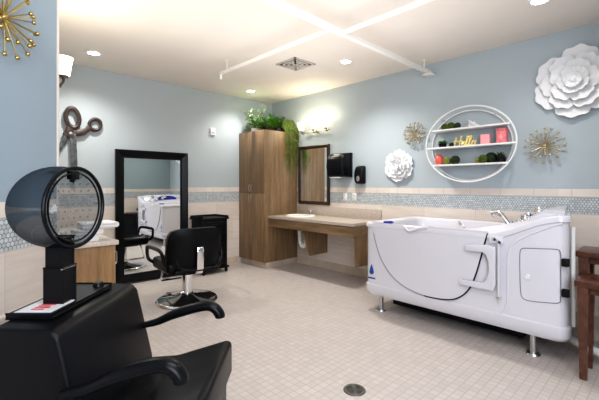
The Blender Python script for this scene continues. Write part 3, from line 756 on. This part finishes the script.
# hinge arms and rod
def arm(z0, y_end):
    b = MB(); b.prism([(y_end, z0-.022), (y_end+.006, z0+.022), (1.10, z0+.035), (1.0, z0+.035), (.985, z0+.02), (.985, z0-.055), (1.02, z0-.060), (1.07, z0-.03), (1.10, z0-.022)], 'x', Fx-.05, Fx-.012, .006); b.build('hinge_arm', M['white'], t)
b = MB(); b.prism([(1.215, .745), (1.215, .79), (1.06, .81), (.99, .80), (.985, .79), (.985, .50), (1.0, .455), (1.26, .455), (1.262, .50), (1.08, .505), (1.05, .53), (1.032, .60), (1.035, .68), (1.055, .735), (1.08, .748)], 'x', Fx-.046, Fx-.012, .005); b.build('hinge_bracket', M['white'], t)
b = MB(); b.tube([(Fx-.035, .962, .40), (Fx-.035, .962, .84)], .009, 10); b.build('hinge_rod', M['white'], t)
for (y, z) in ((.962, .405), (.99, .862), (.955, .842)):
    b = MB(); b.lathe([(0, .045), (.012, .044), (.016, .03), (.016, 0)], 16, Matrix.Translation((Fx, y, z)) @ Matrix.Rotation(-PI/2, 4, 'Y')); b.build('latch_bolt', M['chrome'], t)
b = MB(); b.box(Fx-.02, Fx+.01, .935, 1.04, .825, .885, .006); b.build('latch_plate', M['white'], t)
for z in (.742, .528):
    b = MB(); b.box(Fx-.022, Fx+.02, .520, .562, z-.027, z+.027, .005); b.build('panel_hinge', M['blackm'], t)
b = MB(); b.tube([(3.26, .523, .26), (3.26, .523, .98)], .014, 10); b.build('side_pipe', M['plastic'], t)
for (x, y) in ((3.20, 2.11), (3.205, .76), (3.95, 2.05), (3.95, .90)):
    b = MB(); b.tube([(x, y, .012), (x, y, .185)], .024, 16); b.lathe([(0, .014), (.045, .012), (.05, 0), (0, 0)], 20, Matrix.Translation((x, y, 0))); b.build('foot', M['steel'], t)
b = MB(); b.box(3.34, 4.04, .86, 2.06, .045, .175, .01); b.build('under_tub_shade', M['blackm'], t)  # dark block added to stand in for the shadow under the tub
# hand shower, knobs, jets
b = MB(); b.tube(smooth_path([(3.25, .904, .90), (3.26, .945, .965), (3.28, .99, 1.025), (3.30, 1.035, 1.055), (3.31, 1.08, 1.045)], 5), [.018]*12 + [.022]*3 + [.028]*3 + [.034]*3, 12); b.lathe([(0, .03), (.026, .028), (.034, -.02)], 16, Matrix.Translation((3.25, .90, .90))); b.build('hand_shower', M['chrome'], t)
for (x, y, z) in ((3.40, .935, .965), (3.46, .88, 1.01), (3.60, .89, 1.015), (3.68, .83, 1.06)):
    b = MB(); b.lathe([(0, .030), (.026, .029), (.034, .020), (.034, .006), (.044, .003), (.044, -.04), (0, -.04)], 20, Matrix.Translation((x, y, z))); b.build('knob', M['chrome'], t)
def pad(u, v):
    a = 2*PI*u; x = 3.74 + .24*v*math.cos(a); q = .70 + .22*v*math.sin(a)
    return (x, dyy(x, q), dz(q) + .006*math.sin((x-3.19)/.91*PI) + .004)
b = MB(); b.grid(pad, 32, 6, close_u=True); b.build('keypad', M['navy'], t, 60)
b = MB(); b.box(3.13, 3.22, 1.985, 2.04, .905, .925, .006); b.box(3.15, 3.20, 1.96, 1.985, .905, .918, .004); b.build('grab_clip', M['navy'], t)
b = MB(); b.tube(smooth_path([(3.98, 1.62, .86), (3.9, 1.60, .90), (3.78, 1.52, .90), (3.72, 1.48, .86)], 4), .012, 8); b.build('grab_bar', M['white'], t)
# water drop mark with a line of small lettering
dp = []
for k in range(25):
    a = 2*PI*k/24; r = .026
    y = r*math.sin(a); z = -r*math.cos(a)
    if z > 0: z = z*3.0; y = y*(1-min(1, z/.085))**.6 if z < .085 else 0
    dp.append((2.165+y, .400+z))
b = MB(); b.prism(dp[:-1], 'x', Fx-.003, Fx+.001)
b.build('drop_mark', M['blue'], t)
b = MB()
for k in range(6): b.box(Fx-.003, Fx+.001, 2.120+k*.015, 2.131+k*.015, .330, .345)
b.build('maker_lettering', M['blue'], t)

b = MB(); b.tube(smooth_path([(3.70, .66, .10), (3.50, .60, .10), (3.33, .42, .10), (3.27, .20, .10), (3.27, -.06, .10)], 5), .030, 12); q = b.build('floor_pipe', M['plastic']); tag(q, 'white plastic pipe near the floor behind the brown tables', 'pipe')
b = MB(); b.tube(smooth_path([(3.80, .56, .30), (3.66, .53, .12), (3.72, .40, .02), (3.74, .2, .02), (3.8, .0, .03)], 5), .014, 10); q = b.build('grey_hose', M['hose']); tag(q, 'thin grey hose behind the tub end and tables', 'hose')

# ------------------------------------------------------------------ nested tables
def side_table(x0, x1, y0, y1, z, label):
    t = thing('side_table', label, 'table', ((x0+x1)/2, (y0+y1)/2, 0), 0, 'nested brown tables')
    hx, hy = (x1-x0)/2, (y1-y0)/2
    b = MB(); b.box(-hx, hx, -hy, hy, z-.042, z, .006); b.build('tabletop', M['table'], t)
    b = MB(); b.box(-hx+.03, hx-.03, -hy+.03, hy-.03, z-.085, z-.038, .002); b.build('apron', M['table'], t)
    for sx in (-1, 1):
        for sy in (-1, 1):
            cx, cy = sx*(hx-.045), sy*(hy-.045); b = MB()
            b2 = bmesh.new(); bmesh.ops.create_cube(b2, size=1)
            for v in b2.verts:
                k = .5+v.co.z; w = .019 + .011*k; v.co = Vector((cx + (1 if v.co.x > 0 else -1)*w, cy + (1 if v.co.y > 0 else -1)*w, k*(z-.038)))
            b._take(b2); b.build('leg', M['table'], t)
side_table(2.985, 3.30, -.04, .475, .655, 'lower of the two reddish brown wooden tables, standing in front')
side_table(3.32, 3.66, -.04, .52, .80, 'taller of the two reddish brown wooden tables, standing behind')

# ------------------------------------------------------------------ floor drain
t = thing('floor_drain', 'round dark metal floor drain grate in the tiled floor', 'drain', (1.833, 1.404, 0))
b = MB(); b.lathe([(.050, .001), (.052, .005), (.066, .005), (.070, .0005)], 40); b.build('ring', M['drain'], t)
b = MB(); b.lathe([(0, .0015), (.052, .0015)], 40); b.build('well', M['blackm'], t)
b = MB()
for r in (.012, .024, .036, .047): b.tube([(r*math.cos(2*PI*k/28), r*math.sin(2*PI*k/28), .003) for k in range(28)], .0028, 6, closed=True)
for k in range(8): a = k*PI/8; b.tube([(-.05*math.cos(a), -.05*math.sin(a), .003), (.05*math.cos(a), .05*math.sin(a), .003)], .0018, 6)
b.build('grate', M['drain'], t)

# ------------------------------------------------------------------ leaning floor mirror
t = thing('floor_mirror', 'tall black framed mirror standing on the floor against the far wall', 'mirror', (2.01, 4.95, .02), math.radians(1.0))
t.rotation_euler = (math.radians(-.4), 0, math.radians(-1.7))
b = MB(); prof = [(0, 0), (0, -.035), (.02, -.045), (.085, -.022), (.105, -.024), (.108, -.008), (.108, 0)]
frame(b, .485, .862, prof)
o = b.build('frame', M['blackp'], t, 15); o.location = (0, 0, .862)
b = MB(); b.box(-.38, .38, -.010, -.002, .10, 1.625); b.build('glass', M['mirror'], t)

# ------------------------------------------------------------------ black salon trolley
t = thing('salon_trolley', 'black wheeled salon cabinet trolley against the far wall', 'trolley', (2.79, 4.82, 0))
b = MB(); b.box(-.20, .20, -.17, .17, .09, .78, .008); b.build('carcass', M['blackm'], t)
b = MB(); b.box(-.225, .225, -.19, .19, .78, .81, .010); b.box(-.215, -.20, -.18, .18, .81, .835, .003); b.box(.20, .215, -.18, .18, .81, .835, .003); b.box(-.215, .215, .165, .18, .81, .835, .003); b.build('top_tray', M['blackm'], t)
for k in range(4):
    z0 = .12 + k*.16; b = MB(); b.box(-.185, .185, -.182, -.168, z0, z0+.148, .004); d = b.build('drawer', M['blackp'], t)
    b = MB(); b.box(-.08, .08, -.192, -.180, z0+.10, z0+.118, .003); b.build('handle', M['blackm'], d)
b = MB(); b.box(-.22, .22, -.195, .195, .065, .095, .008); b.build('base_plate', M['blackp'], t)
for sx in (-1, 1):
    for sy in (-1, 1):
        b = MB(); b.lathe([(0, -.012), (.026, -.012), (.030, 0), (.026, .012), (0, .012)], 16, Matrix.Translation((sx*.185, sy*.16, .030)) @ Matrix.Rotation(PI/2, 4, 'Y')); b.box(sx*.185-.017, sx*.185+.017, sy*.16-.02, sy*.16+.02, .045, .07, .004); b.build('caster', M['blackp'], t)

# ------------------------------------------------------------------ salon chair
t = thing('salon_chair', 'black vinyl hydraulic salon chair with chrome base facing the tall mirror', 'chair', (1.92, 3.80, -.0), PI + math.radians(-6))
b = MB(); b.lathe([(0, .0), (.318, .0), (.328, .008), (.318, .022), (.30, .028), (.12, .055), (.07, .075), (.065, .09), (0, .09)], 48); b.build('base_disc', mat('polished black base', (.03, .03, .03), .08, .4, coat=1), t)
b = MB(); b.lathe([(.308, .004), (.328, .006), (.333, .014), (.323, .024), (.305, .026)], 48); b.build('base_rim', M['chrome'], t)
b = MB(); b.lathe([(0, .05), (.058, .05), (.058, .30), (.05, .305), (.05, .35), (0, .35)], 28); b.build('hydraulic_column', M['chrome'], t)
b = MB(); b.tube(smooth_path([(.05, -.0, .10), (.16, .06, .10), (.25, .14, .15)], 4), .009, 8); b.tube([(.235, .13, .145), (.27, .16, .16)], .015, 8); b.build('pump_lever', M['chrome'], t)
b = MB(); b.box(-.17, .17, -.17, .17, .335, .365, .006); b.build('seat_plate', M['blackm'], t)
b = MB(); b.box(-.30, .30, -.29, .25, .355, .485, .045, 4); b.build('seat', M['black'], t)
# backrest: curved upholstered pad
def back(u, v, th):
    x = (u-.5)*.60; zz = .39 + v*.475
    cx = abs(u-.5)*2; round_ = 0
    return x, zz, cx
b = MB(); b2 = bmesh.new(); bmesh.ops.create_cube(b2, size=1); bmesh.ops.subdivide_edges(b2, edges=b2.edges[:], cuts=7, use_grid_fill=True)
for v in b2.verts:
    x, y, z = v.co.x*2, v.co.y*2, v.co.z*2
    def sq(a, c, e): return a
    # superellipse rounding
    px = x*math.sqrt(max(0, 1 - .18*z*z*z*z*x*x)) * (1-.05*(z < 0)*z*z); pz = z*math.sqrt(max(0, 1 - .22*x*x*x*x*z*z))
    edge = max(abs(x), abs(z)); th = .048*(1 - .40*edge**6)
    v.co = Vector((px*.30, .275 + y*th + .07*(-(px**2)) + .035*z + .04*0, .590 + pz*.245))
b._take(b2); b.build('backrest', M['black'], t, 60)
b = MB(); b.box(-.24, .24, .20, .30, .362, .41, .02, 3); b.build('back_base', M['black'], t)
b = MB(); b.prism([(.30, .36), (.345, .36), (.375, .42), (.385, .60), (.372, .645), (.352, .62), (.345, .45), (.325, .40)], 'x', -.036, .036, .006); b.build('back_bracket', M['chrome'], t)
b = MB(); b.tube(smooth_path([(-.235, .33, .52), (-.20, .352, .44), (-.08, .362, .405), (.08, .362, .405), (.20, .352, .44), (.235, .33, .52)], 5), .008, 8); b.build('back_trim', M['blackp'], t)
for s in (-1, 1):
    x = s*.315
    b = MB(); b.tube(smooth_path([(x*.86, .20, .42), (x, .20, .48), (x*1.04, .16, .575), (x*1.07, .05, .605), (x*1.10, -.24, .60), (x*1.10, -.30, .57), (x*1.06, -.29, .46), (x*.86, -.22, .41)], 6), .022, 10, flat=.8); b.build('armrest', M['blackp'], t)
b = MB()
for s in (-1, 1): b.tube(smooth_path([(s*.16, -.18, .38), (s*.17, -.28, .33), (s*.18, -.34, .20), (s*.17, -.37, .17)], 5), .011, 8)
b.tube([(-.17, -.37, .17), (.17, -.37, .17)], .014, 8); b.build('footrest', M['chrome'], t)

# ------------------------------------------------------------------ styling station on the hidden left wall
cx0, cx1, cy0, cy1 = Pb.x+.005, 1.045, 3.38, 4.75
t = thing('styling_station', 'light oak cabinet with pale speckled worktop left of the tall mirror', 'cabinet', (0, 0, 0))
b = MB(); b.box(cx0, cx1-.02, cy0+.0, cy1, .10, .77, .002); b.build('carcass', M['wood_l'], t)
b = MB(); b.box(cx0, cx1-.06, cy0+.03, cy1-.02, 0, .10); b.build('plinth', M['blackm'], t)
for k in range(3):
    y = cy0+.006 + k*.456; b = MB(); b.box(cx1-.02, cx1, y, y+.45, .105, .765, .002); d = b.build('door', M['wood_l'], t)
    b = MB(); b.tube(smooth_path([(cx1, y+.04, .60), (cx1+.02, y+.04, .605), (cx1+.02, y+.04, .695), (cx1, y+.04, .70)], 4), .005, 8); b.build('handle', M['steel'], d)
b = MB(); b.box(cx0, cx1+.02, cy0-.02, cy1+.01, .77, .808, .006); b.build('worktop', M['stone_l'], t)
def towel(loc, rz, sx, sy, h, label, n=3):
    t = thing('folded_towel', label, 'towel', loc, rz, 'white towels on the styling station')
    b = MB()
    for k in range(n): b.box(-sx/2+random.uniform(0, .006), sx/2-random.uniform(0, .006), -sy/2, sy/2, k*h/n, (k+1)*h/n+.001, h/n*.42, 3)
    b.tube([(sx/2-.006, -sy/2+.004, h*.5), (sx/2-.006, sy/2-.004, h*.5)], h*.48, 10)
    b.build('cloth_layers', M['towel'], t); return t
towel((.80, 3.50, .809), 0, .20, .20, .055, 'white towel at the bottom of the stack on the oak cabinet', 2)
towel((.84, 3.50, .866), 0, .20, .20, .05, 'white towel in the middle of the stack on the oak cabinet', 2)
towel((.925, 3.50, .918), 0, .27, .22, .05, 'white towel at the top of the stack on the oak cabinet', 2)
b = MB()
for k in range(9): b.sphere((random.uniform(-.10, .10), random.uniform(-.08, .08), random.uniform(.035, .09)), random.uniform(.04, .06), (1.2, 1, .75), rough=.06)
q = b.build('crumpled_towel', M['towel'], None, 80); q.location = (.56, 3.60, .809); tag(q, 'crumpled white towel heap seen through the dryer hood', 'towel')
b = MB(); b.lathe([(0, 0), (.10, 0), (.12, .03), (.11, .03), (.09, .01), (0, .01)], 24)
b.bm.free()

# ------------------------------------------------------------------ giant scissors on the far wall
t = thing('giant_scissors', 'oversized open brown metal scissors ornament hanging on the far wall', 'wall decor', (0, 5.05, 0))
def ringel(cx, cz, rx, rz, hx, hz_, m=None, rot=0.0, th=.035, y=-.05):
    b = MB(); N = 36; V = []
    for k in range(N):
        a = 2*PI*k/N
        def R2(x, z): return (cx + x*math.cos(rot)-z*math.sin(rot), cz + x*math.sin(rot)+z*math.cos(rot))
        o1 = R2(rx*math.cos(a), rz*math.sin(a)); i1 = R2(hx*math.cos(a), hz_*math.sin(a))
        mid = ((o1[0]+i1[0])/2, (o1[1]+i1[1])/2)
        V.append([b.bm.verts.new(p) for p in ((o1[0], y+th*.3, o1[1]), (o1[0], y-th*.2, o1[1]), (mid[0], y-th*.6, mid[1]), (i1[0], y-th*.2, i1[1]), (i1[0], y+th*.3, i1[1]))])
    for k in range(N):
        A, B = V[k], V[(k+1) % N]
        for q in range(5): b.bm.faces.new((A[q], A[(q+1) % 5], B[(q+1) % 5], B[q]))
    bmesh.ops.recalc_face_normals(b.bm, faces=b.bm.faces[:]); return b
b = ringel(1.065, 2.085, .092, .142, .044, .085, rot=.12)
b.tube(smooth_path([(1.045, -.05, 1.965), (1.03, -.05, 1.92), (1.045, -.05, 1.88), (1.075, -.05, 1.85)], 5), [.020]*6+[.018]*6+[.016]*4, 10, flat=2.3); o = b.build('handle', M['scis_h'], t, 50)
b = ringel(1.31, 2.035, .080, .092, .044, .048, rot=-.5, y=-.035)
b.tube(smooth_path([(1.25, -.04, 2.00), (1.20, -.04, 1.945), (1.13, -.04, 1.915), (1.02, -.04, 1.905), (.995, -.04, 1.87)], 6), [.014]*7+[.018]*12+[.016]*6, 10, flat=2.3); b.build('handle', M['scis_h'], t, 50)
b = MB(); b.prism([(1.035, 1.91), (1.10, 1.895), (1.115, 1.50), (1.10, 1.34), (1.05, 1.42)], 'y', -.062, -.048, .003); b.build('blade', M['scis_b'], t)
b = MB(); b.prism([(1.02, 1.90), (.985, 1.88), (.905, 1.72), (.70, 1.36), (.72, 1.40), (.93, 1.66), (1.03, 1.84)], 'y', -.044, -.034, .002); b.build('blade', M['scis_b'], t)
b = MB(); b.lathe([(0, .012), (.016, .009), (.018, 0)], 16, Matrix.Translation((1.045, -.062, 1.90)) @ Matrix.Rotation(PI/2, 4, 'X')); b.build('pivot_screw', M['steel'], t)
b = MB(); b.tube([(1.07, -.001, 1.97), (1.07, -.05, 1.97)], .008, 8); b.tube([(1.26, -.001, 1.99), (1.26, -.04, 1.99)], .008, 8); b.build('wall_peg', M['bronze'], t)

# ------------------------------------------------------------------ dryer chair in front
# local frame: -y is the way the chair faces (room's right), x away from the viewer
L0, D0 = -.95, 1.50
DC = W(L0, D0)
t = thing('dryer_chair', 'large boxy black vinyl chair with curved arms in the left foreground', 'chair', (DC.x, DC.y, 0), PW)
def ly(l): return L0 - l
Y = ly
# back block: outline in (y,z)
b = MB(); b.prism([(Y(-.72), .36), (Y(-.725), .45), (Y(-.80), .775), (Y(-.825), .80), (Y(-1.03), .808), (Y(-1.06), .785), (Y(-1.075), .70), (Y(-1.06), .10), (Y(-.80), .10), (Y(-.78), .36)], 'x', -.292, .305, .016, 3); b.build('backrest', M['black'], t, 40)
b = MB(); b.prism([(Y(-.74), .33), (Y(-.74), .435), (Y(-.60), .445), (Y(-.36), .518), (Y(-.335), .508), (Y(-.335), .36), (Y(-.36), .33)], 'x', -.312, .312, .014, 3); b.build('seat', M['black'], t, 40)
b = MB(); b.box(-.30, .30, Y(-.36), Y(-.80), .06, .335, .01); b.build('base_box', M['black'], t)
for sx in (-.27, .27):
    for l in (-.40, -1.0):
        b = MB(); b.lathe([(0, 0), (.022, 0), (.026, .06), (0, .06)], 12, Matrix.Translation((sx, Y(l), 0))); b.build('foot', M['blackp'], t)
for s, x in ((-1, -.30), (1, .285)):
    b = MB()
    pts = smooth_path([(x-.012, Y(-.78), .600), (x, Y(-.70), .615), (x+.0, Y(-.62), .650), (x, Y(-.52), .682), (x, Y(-.45), .694), (x, Y(-.415), .682), (x, Y(-.393), .655), (x, Y(-.390), .638)], 5)
    n = len(pts); rr = [.016 + .014*min(1, i/(n*.35)) for i in range(n)]; rr[-1] = .018
    b.tube(pts, rr, 14, flat=.8); b.build('armrest', M['blackp'], t, 60)
# dryer: separate thing standing on the chair back
t = thing('hood_dryer', 'smoked clear bowl hair dryer hood on a black post behind the chair', 'hair dryer', (DC.x, DC.y, .808), PW)
b = MB(); b.box(-.20, .205, Y(-1.045), Y(-.885), .0, .016, .005); b.build('base_plate', M['blackp'], t)
b = MB(); b.box(-.185, -.045, Y(-1.03), Y(-.90), .0155, .0185, .001); lb = b.build('label_plate', M['label'], t)
b = MB()
for k in range(5): b.box(-.160+k*.018, -.150+k*.018, Y(-.99), Y(-.945)-.01*(k % 2), .0185, .0195)
b.build('red_lettering', M['red'], lb)
b = MB(); b.lathe([(0, .035), (.02, .034), (.024, .016), (0, .016)], 20, Matrix.Translation((.165, Y(-.92), 0))); b.build('control_knob', M['blackp'], t)
b = MB(); b.box(-.095, -.015, Y(-.985), Y(-.915), .016, .155, .005); b.box(-.090, -.020, Y(-.980), Y(-.92), .15, .27, .005); b.build('post', M['blackm'], t)
b = MB(); b.box(-.096, -.014, Y(-.92), Y(-.913), .150, .156, .001); b.build('post_seam', M['steel'], t)
# hood assembly, turned a little toward the doorway
hc = (-.085, Y(-.872), .392)
hood = bpy.data.objects.new('hood', None)
def local_hood(o): o.location = hc; o.rotation_euler = (math.radians(0), 0, math.radians(-8)); return o
N = 48; Rr = .152
def bowl(u, v):
    a = 2*PI*u; L = .24
    s = v
    r = Rr*(1 + .08*math.sin(min(1, s*1.6)*PI*.5))*math.sqrt(max(0, 1 - max(0, (s-.12)/.88)**2.4)); y = L*s
    return (r*math.cos(a), y, r*math.sin(a))
b = MB(); b.grid(bowl, N, 20, close_u=True); bowl_o = local_hood(b.build('bowl', M['smoke'], t, 80))
b = MB(); b.tube([(Rr*1.0*math.cos(2*PI*k/N), -.004, Rr*1.0*math.sin(2*PI*k/N)) for k in range(N)], .0075, 10, closed=True); local_hood(b.build('rim', M['blackp'], t))
b = MB(); b.tube([((Rr-.020)*math.cos(2*PI*k/N), -.002, (Rr-.020)*math.sin(2*PI*k/N)) for k in range(N)], .0035, 8, closed=True); local_hood(b.build('inner_ring', M['blackp'], t))
def liner(u, v):
    a = 2*PI*u; r = (Rr-.018)*math.cos(v*PI/2*.98); return (r*math.cos(a), .002 + .05*math.sin(v*PI/2), r*math.sin(a))
b = MB(); b.grid(liner, N, 8, close_u=True); local_hood(b.build('perforated_visor', M['visor'], t, 80))
b = MB(); b.box(-.022, .022, -.004, .02, Rr-.045, Rr-.012, .005); b.tube([(0, 0, Rr-.03), (-.008, .01, Rr-.055)], .008, 8); local_hood(b.build('visor_latch', M['blackp'], t))
b = MB(); b.box(-.085, -.025, Y(-.98), Y(-.92), .235, .262, .006); b.build('hood_mount', M['blackm'], t)
bpy.data.objects.remove(hood)

# ------------------------------------------------------------------ lights, world, camera
def area(name, loc, target, sx, sy, e, col=(1, 1, 1)):
    L = bpy.data.lights.new(name, 'AREA'); L.shape = 'RECTANGLE'; L.size = sx; L.size_y = sy; L.energy = e; L.color = col
    o = bpy.data.objects.new(name, L); C.objects.link(o); o.location = loc
    o.rotation_euler = (Vector(target)-Vector(loc)).to_track_quat('-Z', 'Y').to_euler(); return o
area('rear_fill_light', (.2, -1.45, 1.7), (2.4, 2.6, 1.1), 2.6, 1.6, 92, (.88, .95, 1.06))  # unseen fill lamp added behind the camera to light the room
area('ceiling_fill_light', (1.2, .2, 2.70), (1.2, .3, 0), 1.4, 1.0, 24, (.94, .95, .98))  # added fill lamp just below the ceiling, no fixture there
area('mid_fill_uplight', (1.9, 2.2, 1.98), (1.9, 2.201, 2.74), 2.6, 2.6, 15, (.96, .95, .93))  # unseen up-facing lamp added mid-room to brighten the ceiling
w = bpy.data.worlds.new('world'); bpy.context.scene.world = w; w.use_nodes = True
w.node_tree.nodes['Background'].inputs[0].default_value = (.9, .95, 1, 1); w.node_tree.nodes['Background'].inputs[1].default_value = .3
cam = bpy.data.cameras.new('camera'); co = bpy.data.objects.new('camera', cam); C.objects.link(co)
co.location = (0, 0, 1.286); co.rotation_euler = (PI/2, 0, -math.atan2(SA, CA))
cam.sensor_width = 36; cam.lens = 36*364/599; cam.shift_y = -15/599; cam.clip_start = .05
sc = bpy.context.scene; sc.camera = co
sc.view_settings.view_transform = 'Standard'; sc.view_settings.look = 'Medium High Contrast'; sc.view_settings.exposure = 0.38
sc.cycles.max_bounces = 8; sc.cycles.transparent_max_bounces = 16; sc.cycles.sample_clamp_indirect = 6
